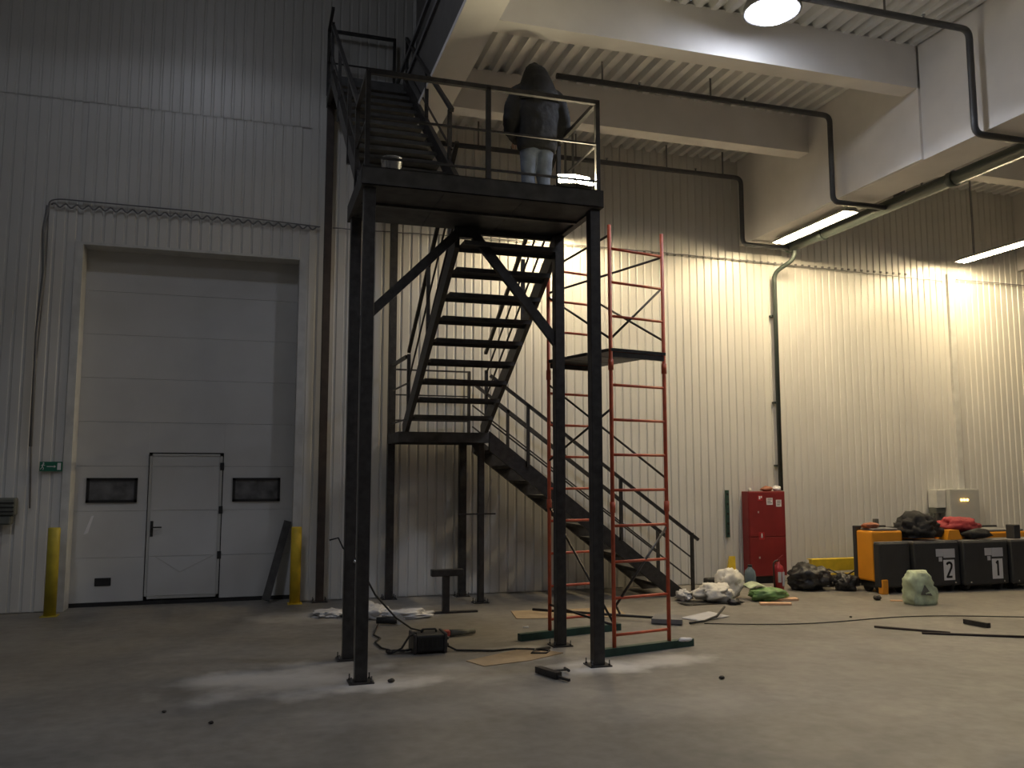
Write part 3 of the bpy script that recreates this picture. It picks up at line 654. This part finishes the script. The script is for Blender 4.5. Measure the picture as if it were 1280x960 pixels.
h.loft(rr); hd = h.build('hood', 'jacket_black', pr); dp = hd.modifiers.new('d', 'DISPLACE'); dp.texture = tx; dp.strength = .018; dp.mid_level = .5
jn = MB(); jn.loft([ell(0, 0, z, rx, ry) for z, rx, ry in ((.76, .155, .12), (.84, .165, .125), (.97, .16, .12))])
for sx in (-1, 1): jn.tube([PL(sx*.08, 0, .86), PL(sx*.085, .01, .7), PL(sx*.083, .03, .48), PL(sx*.085, .0, .25), PL(sx*.087, -.005, .06)], [.09, .085, .07, .062, .062], 14)
tr = jn.build('jeans', 'jeans', pr); md = tr.modifiers.new('r', 'REMESH'); md.mode = 'VOXEL'; md.voxel_size = .013; md.use_smooth_shade = True
sm = tr.modifiers.new('s', 'SMOOTH'); sm.iterations = 3
dp = tr.modifiers.new('d', 'DISPLACE'); dp.texture = tx; dp.strength = .025; dp.mid_level = .5
for sx in (-1, 1):
    MB().loft([[PL(sx*.092+.048*w*math.cos(a), .045+.14*l*math.sin(a)+oy, z) for a in [2*math.pi*k/14 for k in range(14)]] for z, w, l, oy in ((0, 1, 1, 0), (.03, 1.02, 1.02, 0), (.06, .9, .9, -.005), (.10, .85, .5, -.045))]).build('shoe', 'shoe', pr)

# ================================================================== TRUCKS
FONTS = {'2': [(-.028, .048), (-.02, .062), (0, .068), (.02, .062), (.028, .045), (.024, .02), (-.028, -.066), (.03, -.066)], '1': [(-.016, .05), (.004, .068), (.004, -.068)]}
def truck(x0, x1, y0, num, label, bd=.42, md=.57, mz=.80):
    t = thing('pallet_truck', label, 'pallet truck', ((x0+x1)/2, y0+.5, 0), 'row of pallet trucks')
    MB().box(x0, x1, y0, y0+bd, .09, .70, .02).build('battery_box', 'truck_black', t)
    MB().box(x0+.01, x1-.01, y0+.02, y0+bd-.01, .70, .715).build('battery_lid', 'grey_plastic', t)
    MB().box(x0+.0, x1, y0+bd+.01, y0+bd+md, .16, mz, .025).build('motor_cover', 'truck_orange', t)
    MB().box(x0+.06, x1-.06, y0+bd+.03, y0+bd+md-.02, mz, mz+.035, .012).build('top_panel', 'grey_plastic', t)
    MB().box(x0-.005, x1+.005, y0+bd+md, y0+bd+md+.07, .1, mz+.06, .01).build('rear_plate', 'truck_black', t)
    MB().box(x0+.05, x1-.05, y0+.06, y0+bd+md, .07, .16).build('chassis', 'black_rubber', t)
    for x in (x0+.1, x1-.1):
        for y in (y0+.12, y0+bd+md-.1): MB().lathe([(.075, -.03), (.08, -.025), (.08, .025), (.075, .03)], (x, y, .08), 14, 'x').build('wheel', 'black_rubber', t)
        MB().lathe([(.012, 0), (.012, -.012)], (x, y0, .13), 8, 'y').build('bolt', 'bucket_metal', t)
    if num:
        px = x1-.20 if num == '2' else x1-.21
        d = MB().box(px-.095, px+.095, y0-.006, y0-.001, .165, .45).build('number_plate', 'white_paper', t)
        p = [Vector((px+a*1.5, y0-.0075, .31+b*1.5)) for a, b in FONTS[num]]
        m = MB()
        for a, b in zip(p, p[1:]): m.bar(a, b, .003, .032, (0,0,1) if abs((b-a).normalized().z) < .9 else (1,0,0))
        for q in p[1:-1]: m.lathe([(.016, -.0015), (.016, .0015)], q, 10, 'y')
        m.build('numeral', 'ink', d)
        MB().box(px-.09, px+.11, y0-.006, y0-.001, .48, .605).build('data_label', 'label_grey', t); MB().box(px-.22, px-.095, y0-.006, y0-.001, .50, .605).build('data_label', 'label_grey', t)
        MB().box(px-.175, px-.12, y0-.006, y0-.001, .43, .49).build('data_label', 'label_grey', t)
    return t
t0 = truck(8.44, 8.97, 9.98, None, 'orange and black pallet truck beside the yellow barrier, without number', .12, .34, .86)
MB().box(8.46, 8.56, 9.96, 10.05, 0, .2, .01).build('guide_foot', 'truck_orange', t0)
m = MB(); m.tube([(8.72, 10.35, .89), (8.72, 10.35, 1.0)], .022, 8); m.box(8.68, 8.76, 10.33, 10.37, .95, 1.02, .005); m.build('tiller', 'grey_green', t0)
truck(8.99, 9.78, 9.92, '2', 'black pallet truck with plate reading 2, under the black jacket')
truck(9.80, 10.60, 9.86, '1', 'black pallet truck with plate reading 1, under the red jacket')
t3 = truck(10.63, 11.43, 9.82, None, 'black pallet truck next to the one marked 1, partly out of view')
MB().box(10.84, 10.96, 9.95, 10.1, .715, .92, .01).build('control_head', 'truck_black', t3)
single('folded_cloth', MB().lump((8.58, 10.3, .93), (.13, .10, .045), 2, .25, 3, 3, .035), 'copper', 'reddish folded cloth on the orange truck without number', 'cloth')
single('jacket', MB().lump((9.3, 10.2, .875), (.33, .22, .2), 11, .45, 3.2, 4, .12), 'jacket_black', 'black jacket thrown over the truck marked 2', 'jacket')
tj = thing('jacket', 'red and black jacket lying on the truck marked 1', 'jacket', (10.15, 10.3, .8))
MB().lump((10.17, 10.3, .89), (.36, .22, .14), 17, .3, 3, 4, .1).build('shell', 'jacket_red', tj); MB().lump((10.26, 10.06, .79), (.24, .12, .08), 19, .3, 3, 3, .06).build('lining', 'jacket_black', tj)
single('toolbox', MB().poly([(9.66, 10.0, .722), (9.93, 10.0, .722), (9.87, 10.0, .86), (9.70, 10.0, .86)], (0, .16, 0)), 'truck_orange', 'small orange wedge-shaped case between trucks 1 and 2', 'case')

# ================================================================== JUNK ALONG THE WALL
yb = thing('guard_barrier', 'low yellow steel guard barrier along the wall behind the bin bags', 'barrier', (8.9, 11.42, 0))
MB().box(8.36, 9.5, 11.37, 11.41, .17, .355, .006).build('rail', 'yellow_paint', yb)
MB().box(8.36, 9.5, 11.41, 11.5, .345, .355).build('top_flange', 'yellow_paint', yb)
for x in (8.45, 9.4): MB().box(x-.05, x+.05, 11.42, 11.5, 0, .34).build('post', 'yellow_paint', yb)
MB().box(8.7, 9.2, 11.36, 11.42, .0, .13, .006).build('lower_rail', 'yellow_paint', yb)
single('bin_bag', MB().lump((7.83, 10.72, .17), (.30, .24, .19), 4, .4, 2.8, 4, .16), 'black_plastic', 'large black bin bag slumped beside the fire extinguisher', 'bin bag')
single('bin_bag', MB().lump((8.27, 10.5, .10), (.16, .15, .14), 8, .4, 3, 4, .09), 'black_plastic', 'small black bin bag leaning on the larger bag', 'bin bag')
for i, (x, y, r, s, lb) in enumerate(((8.62, 10.9, .2, 21, 'dark crumpled rubbish heap under the yellow barrier'), (8.36, 10.85, .13, 24, 'small dark rubbish clump between bag and barrier'))):
    single('rubbish', MB().lump((x, y+.12, .05), (r*1.4, r*.8, .09), s, .5, 3, 4, .045), 'black_plastic', lb, 'rubbish')
single('cable_bundle', MB().tube([(8.3+.06*i, 11.0+.1*math.sin(i*1.3), .14+.1*math.sin(i*.9)) for i in range(12)], .012, 6), 'black_rubber', 'tangled black cable draped before the yellow barrier', 'cable')
# extinguisher
fe = thing('fire_extinguisher', 'red fire extinguisher standing in front of the red cabinet', 'fire extinguisher', (6.97, 10.22, 0))
MB().lathe([(.055, 0), (.07, .01), (.07, .36), (.06, .41), (.025, .44), (.022, .47)], (6.97, 10.22, 0), 18).build('cylinder', 'red_bright', fe)
for x0, x1 in ((6.92, 6.965), (6.98, 7.015)): MB().box(x0, x1, 10.147, 10.16, .2 if x0 < 6.95 else .15, .34).build('label_panel', 'label_grey', fe)
m = MB(); m.lathe([(.02, .47), (.02, .5)], (6.97, 10.22, 0), 8); m.bar((6.97, 10.22, .505), (7.04, 10.2, .56), .015, .012); m.bar((6.97, 10.22, .495), (7.05, 10.2, .50), .015, .012); m.build('valve', 'red_paint', fe)
MB().tube(rounded([(6.96, 10.22, .49), (6.88, 10.2, .47), (6.885, 10.19, .12)], .04), .011, 6).build('hose', 'black_rubber', fe)
# bottle
bo = thing('water_bottle', 'large clear bluish water bottle with dark cap by the red cabinet', 'bottle', (7.19, 11.22, 0))
MB().lathe([(.075, 0), (.085, .01), (.085, .19), (.075, .24), (.035, .28), (.03, .30)], (7.15, 11.2, 0), 18).build('body', 'bottle', bo); MB().lathe([(.033, .30), (.033, .33)], (7.15, 11.2, 0), 12).build('cap', 'black_rubber', bo)
# yellow wedge panel
single('yellow_wedge', MB().poly([(6.92, 11.5, 0), (7.10, 11.5, 0), (7.13, 11.56, .42), (7.05, 11.56, .42)], (0, .05, 0)), 'yellow_paint', 'yellow tapered panel standing against the wall', 'panel')
single('black_case', MB().box(6.52, 6.86, 11.3, 11.48, 0, .13, .02), 'black_rubber', 'low black case on the floor at the wall behind the white bag', 'case')
# white bags
single('white_bag', MB().lump((5.9, 10.1, .11), (.25, .2, .13), 31, .35, 3, 4, .10), 'white_sheet', 'crumpled white plastic bag at the foot of the handrail', 'bag')
single('white_bag', MB().lump((6.24, 10.3, .19), (.2, .13, .2), 35, .3, 3, 4, .18), 'white_sheet', 'upright cream plastic sack between crumpled bag and green sack', 'bag')
single('clear_bag', MB().lump((5.56, 10.28, .06), (.10, .12, .08), 37, .45, 3, 4, .05), 'tarp_white', 'pale translucent bag tucked beside the handrail post', 'bag')
gb = thing('cement_sack', 'open green and white paper sack lying on the floor', 'sack', (6.55, 10.1, 0))
MB().lump((6.62, 9.98, .08), (.27, .16, .09), 41, .25, 3, 4, .075).build('body', 'bag_leaf', gb)
MB().sheet(6.4, 6.8, 9.98, 10.2, lambda u, v: .15+.04*math.sin(u*5)+.03*v, 10, .006, -.15).build('flap', 'bag_green', gb, 'pale green torn flap')
single('foam_offcut', MB().poly([(6.28, 9.62, .002), (6.66, 9.5, .002), (6.7, 9.58, .002), (6.34, 9.74, .002)], (0, 0, .025)), 'peach_foam', 'peach foam offcut in front of the green sack', 'offcut')
single('foam_offcut', MB().poly([(6.6, 9.86, .002), (6.98, 9.8, .002), (7.02, 9.93, .002), (6.7, 9.98, .002)], (0, 0, .03)), 'peach_foam', 'peach foam offcut at the foot of the extinguisher', 'offcut')
single('rubbish', MB().lump((6.0, 9.78, .03), (.09, .07, .05), 44, .5, 3, 3, .025), 'black_plastic', 'small black scrap in front of the white bags', 'rubbish')
single('debris_mat', MB().sheet(5.35, 6.2, 9.85, 10.1, lambda u, v: .003+.006*math.sin(u*9)*math.sin(v*4)+.006, 8, .004), 'black_rubber', 'dark flat mat under the white bag', 'mat')
# green white sack in front of trucks
gs = thing('shopping_bag', 'pale green patterned plastic sack in front of truck 2', 'bag', (8.32, 9.13, 0))
rings = []
for z, rx, ry in ((0, .19, .13), (.08, .215, .14), (.2, .2, .13), (.32, .18, .11), (.40, .14, .07), (.43, .12, .03)):
    rings.append([(8.33+.05*(z > .3)*-1+rx*(1+.06*noise.noise((k*.9, z*9, 2)))*math.copysign(abs(math.cos(a))**.6, math.cos(a)), 9.12+ry*math.copysign(abs(math.sin(a))**.7, math.sin(a))+.03*noise.noise((k*.7, z*7, 5)), z) for k, a in [(k, 2*math.pi*k/22) for k in range(22)]])
gsb = MB(); gsb.loft(rings); bmesh.ops.subdivide_edges(gsb.bm, edges=gsb.bm.edges, cuts=2, use_grid_fill=True)
for v in gsb.bm.verts:
    if v.co.z > .01:
        p = v.co*9; n = noise.noise(p)*.6+(.5-abs(noise.noise(p*1.6))*1.6); v.co += (v.co-Vector((8.33, 9.12, v.co.z))).normalized()*n*.03
gsb.build('body', 'bag_green', gs)
MB().poly([(8.2, 8.972, .14), (8.38, 8.972, .12), (8.28, 8.985, .26)], (0, .004, 0)).build('printed_patch', 'grey_green', gs)
single('scrap', MB().lump((8.02, 9.55, .03), (.05, .05, .035), 51, .4, 3, 3, .025), 'shoe', 'small brown scrap on the floor in front of the orange truck', 'scrap')
single('paper_scrap', MB().poly([(8.12, 9.42, .001), (8.26, 9.36, .001), (8.28, 9.42, .001), (8.15, 9.47, .001)], (0, 0, .012)), 'peach_foam', 'peach paper scrap beside the brown scrap', 'paper')

# ================================================================== FLOOR THINGS
t = thing('steel_t_stand', 'small black T-shaped steel stand with flat foot under the landing', 'stand', (2.32, 10.2, 0))
MB().box(2.27, 2.35, 10.16, 10.24, .02, .44, .004).build('upright', 'steel_black', t); MB().box(2.13, 2.52, 10.15, 10.25, .44, .52, .004).build('head_plate', 'steel_black', t); MB().box(1.99, 2.7, 10.16, 10.24, 0, .02).build('foot_bar', 'steel_black', t)
# white tarp
single('plastic_sheet', MB().lump((.98, 10.45, .02), (.2, .22, .04), 71, .5, 3, 4, .015), 'tarp_white', 'thin crumpled white plastic sheet behind the left columns', 'plastic sheet')
ps = thing('plastic_sheet', 'crumpled white plastic sheet heaped on the floor under the stairs', 'plastic sheet', (1.6, 10.1, 0))
MB().lump((1.4, 10.2, .05), (.22, .25, .10), 73, .5, 3.2, 4, .045).build('heap', 'tarp_white', ps); MB().lump((1.78, 10.05, .03), (.32, .16, .06), 77, .55, 3.2, 4, .025).build('spread', 'tarp_white', ps)
g = thing('angle_grinder', 'black angle grinder lying in front of the white plastic sheet', 'grinder', (1.53, 9.62, 0))
MB().tube([(1.40, 9.64, .05), (1.56, 9.6, .05), (1.62, 9.59, .05)], [.035, .04, .045], 10).build('body', 'black_rubber', g); MB().lathe([(.055, -.005), (.055, .005)], (1.64, 9.57, .055), 16, 'y').build('disc', 'light_grey', g)
# welder
wl = thing('welding_machine', 'dark portable welding machine with shoulder strap and cables', 'welding machine', (1.66, 8.05, 0))
MB().box(1.52, 1.80, 7.95, 8.2, .015, .175, .02).build('case', 'black_rubber', wl)
MB().box(1.50, 1.53, 7.94, 8.21, .005, .185, .008).build('end_frame', 'steel_black', wl); MB().box(1.79, 1.82, 7.94, 8.21, .005, .185, .008).build('end_frame', 'steel_black', wl)
for i in range(5): MB().box(1.56+.045*i, 1.58+.045*i, 7.944, 7.952, .06, .15).build('vent_slot', 'dark_recess', wl)
for z in (.06, .12): MB().lathe([(.016, 0), (.016, .03), (.01, .035)], (1.82, 8.05, z), 8, 'x').build('terminal', 'black_rubber', wl)
MB().tube(rounded([(1.6, 8.08, .17), (1.6, 8.08, .205), (1.74, 8.08, .205), (1.74, 8.08, .17)], .02), .01, 6).build('handle', 'black_rubber', wl)
m = MB(); pts = [(1.53, 8.0, .19), (1.47, 7.99, .17), (1.40, 8.0, .06), (1.33, 8.03, .02), (1.28, 8.08, .02), (1.33, 8.12, .02), (1.45, 8.06, .025), (1.53, 8.06, .04)]
for a, b in zip(pts, pts[1:]): m.bar(a, b, .045, .014)
m.build('shoulder_strap', 'black_rubber', wl)
cb = thing('welding_cable', 'black cable running from the column down to the welding machine', 'cable', (1.3, 8, 0))
MB().tube([(1.0, 7.95, .88), (1.0, 7.98, .82), (1.15, 8.02, .55), (1.35, 8.06, .33), (1.5, 8.08, .22), (1.62, 8.1, .185)], .009, 6).build('cable', 'black_rubber', cb)
MB().tube([(.72, 8.0, 1.06), (.80, 7.99, 1.08), (.84, 7.95, .99), (.97, 7.93, .88)], .008, 6).build('cable_end', 'black_rubber', cb); MB().tube([(.93, 7.885, .88), (1.0, 7.885, .84)], .018, 6).build('electrode_clamp', 'bucket_metal', cb)
single('power_cable', MB().tube([(1.82, 8.05, .06), (1.92, 8.0, .012), (2.1, 7.93, .012), (2.25, 7.87, .012), (2.45, 7.9, .012), (2.62, 7.83, .012), (2.75, 7.72, .012), (2.68, 7.62, .012), (2.55, 7.66, .012), (2.62, 7.74, .03), (2.8, 7.85, .012)], .01, 6), 'black_rubber', 'black cable trailing across the cardboard from the welding machine', 'cable')
single('power_cable', MB().tube([(1.35, 8.12, .012), (1.26, 8.3, .012), (1.24, 8.6, .012), (1.32, 8.8, .012), (1.28, 9.0, .012), (1.4, 9.5, .03)], .009, 6), 'black_rubber', 'black cable from the shoulder strap towards the grinder', 'cable')
single('long_cable', MB().tube([(4.9+.2*i, 8.62-.16*math.sin(i*.35)-.035*i, .008) for i in range(24)], .006, 5), 'black_rubber', 'thin cable lying across the floor towards the steel rods', 'cable')
rt = thing('power_tool', 'red and dark power tool lying behind the welding machine', 'power tool', (2.05, 8.75, 0))
MB().box(1.86, 2.02, 8.68, 8.76, .01, .07, .012).build('body', 'red_tool', rt); MB().tube([(2.02, 8.72, .04), (2.3, 8.78, .035)], [.035, .025], 10).build('barrel', 'grey_green', rt)
single('cardboard_sheet', MB().poly([(1.90, 7.55, .001), (2.0, 7.30, .001), (2.45, 7.4, .001), (2.85, 7.62, .001), (2.6, 7.95, .001)], (0, 0, .006)), 'cardboard', 'flat brown cardboard sheet in front of the stair columns', 'cardboard')
single('cardboard_sheet', MB().poly([(3.0, 9.55, .001), (4.3, 9.3, .001), (4.45, 9.98, .001), (3.1, 10.1, .001)], (0, 0, .006)), 'cardboard', 'flat brown cardboard sheet on the floor behind the scaffold', 'cardboard')
cl = thing('clamp', 'black steel clamp lying in front of the right columns', 'clamp', (2.45, 6.8, 0))
MB().bar((2.37, 6.95, .03), (2.46, 6.68, .03), .06, .05).build('body', 'steel_black', cl); MB().bar((2.44, 6.72, .02), (2.5, 6.55, .02), .02, .02).build('jaw', 'steel_black', cl); MB().tube([(2.46, 6.85, .03), (2.6, 6.86, .03)], .01, 6).build('screw', 'steel_black', cl); MB().tube([(2.6, 6.82, .03), (2.6, 6.92, .03)], .012, 6).build('handle', 'steel_black', cl)
sv = thing('shovel', 'long-handled grey snow shovel lying behind the scaffold', 'shovel', (4.2, 9.6, 0))
MB().tube([(3.3, 9.86, .05), (4.42, 8.92, .05)], .016, 8).build('handle', 'steel_black', sv)
m = MB(); m.poly([(4.33, 8.78, .012), (4.52, 9.06, .012), (4.78, 8.9, .012), (4.62, 8.6, .012)], (0, 0, .05)); m.build('blade', 'grey_plastic', sv)
MB().bar((4.13, 9.16, .05), (4.1, 9.2, .14), .02, .02).build('grip', 'steel_black', sv)
single('bent_strip', MB().tube([(4.72, 8.62, .02), (4.95, 8.7, .02), (5.2, 8.85, .04), (5.46, 9.12, .09)], .014, 5), 'black_rubber', 'bent black strip beside the shovel blade', 'strip')
single('paper_sheet', MB().sheet(4.85, 5.4, 8.85, 9.15, lambda u, v: .006+.02*u*v, 6, .004, .4), 'label_grey', 'pale grey paper sheet under the bent black strip', 'paper')
for a, b, lb in (((6.55, 7.87, .014), (7.05, 7.33, .014), 'thin dark steel rod on the floor, the left one of two'), ((6.77, 7.42, .012), (7.75, 6.86, .012), 'thin dark steel rod on the floor, the right one of two')):
    a, b = Vector(a), Vector(b); single('steel_rod', MB().tube([a, b], .012, 8), 'steel_brown', lb, 'steel rod')
single('steel_offcut', MB().bar((7.69, 7.78, .03), (7.72, 7.48, .03), .05, .05), 'steel_black', 'short square steel offcut lying on the floor right of the rods', 'offcut')
for x, y, r, lb in ((-.515, 6.58, .012, 'tiny dark pebble on the open floor left of the stairs, farther one'), (-.19, 6.2, .014, 'tiny dark pebble on the open floor left of the stairs, nearer one'), (1.14, 6.98, .022, 'small dark lump beside the left column foot'), (3.73, 6.3, .02, 'small dark chip on the floor in front of the scaffold'), (6.75, 8.5, .014, 'tiny dark chip on the floor before the green sack')):
    single('pebble', MB().lump((x, y, r*.7), (r*1.3, r, r*.75), x, .2, 2, 2, r*.6), 'shoe', lb, 'pebble')
single('white_chip', MB().poly([(2.9, 9.0, .001), (2.96, 8.98, .001), (2.97, 9.03, .001)], (0, 0, .01)), 'white_paper', 'white chip on the floor behind the scaffold base', 'chip')
single('cloth_scrap', MB().lump((4.03, 7.46, .09), (.07, .035, .018), 61, .4, 3, 3), 'white_paper', 'scrap of white cloth tied at the scaffold foot', 'cloth')
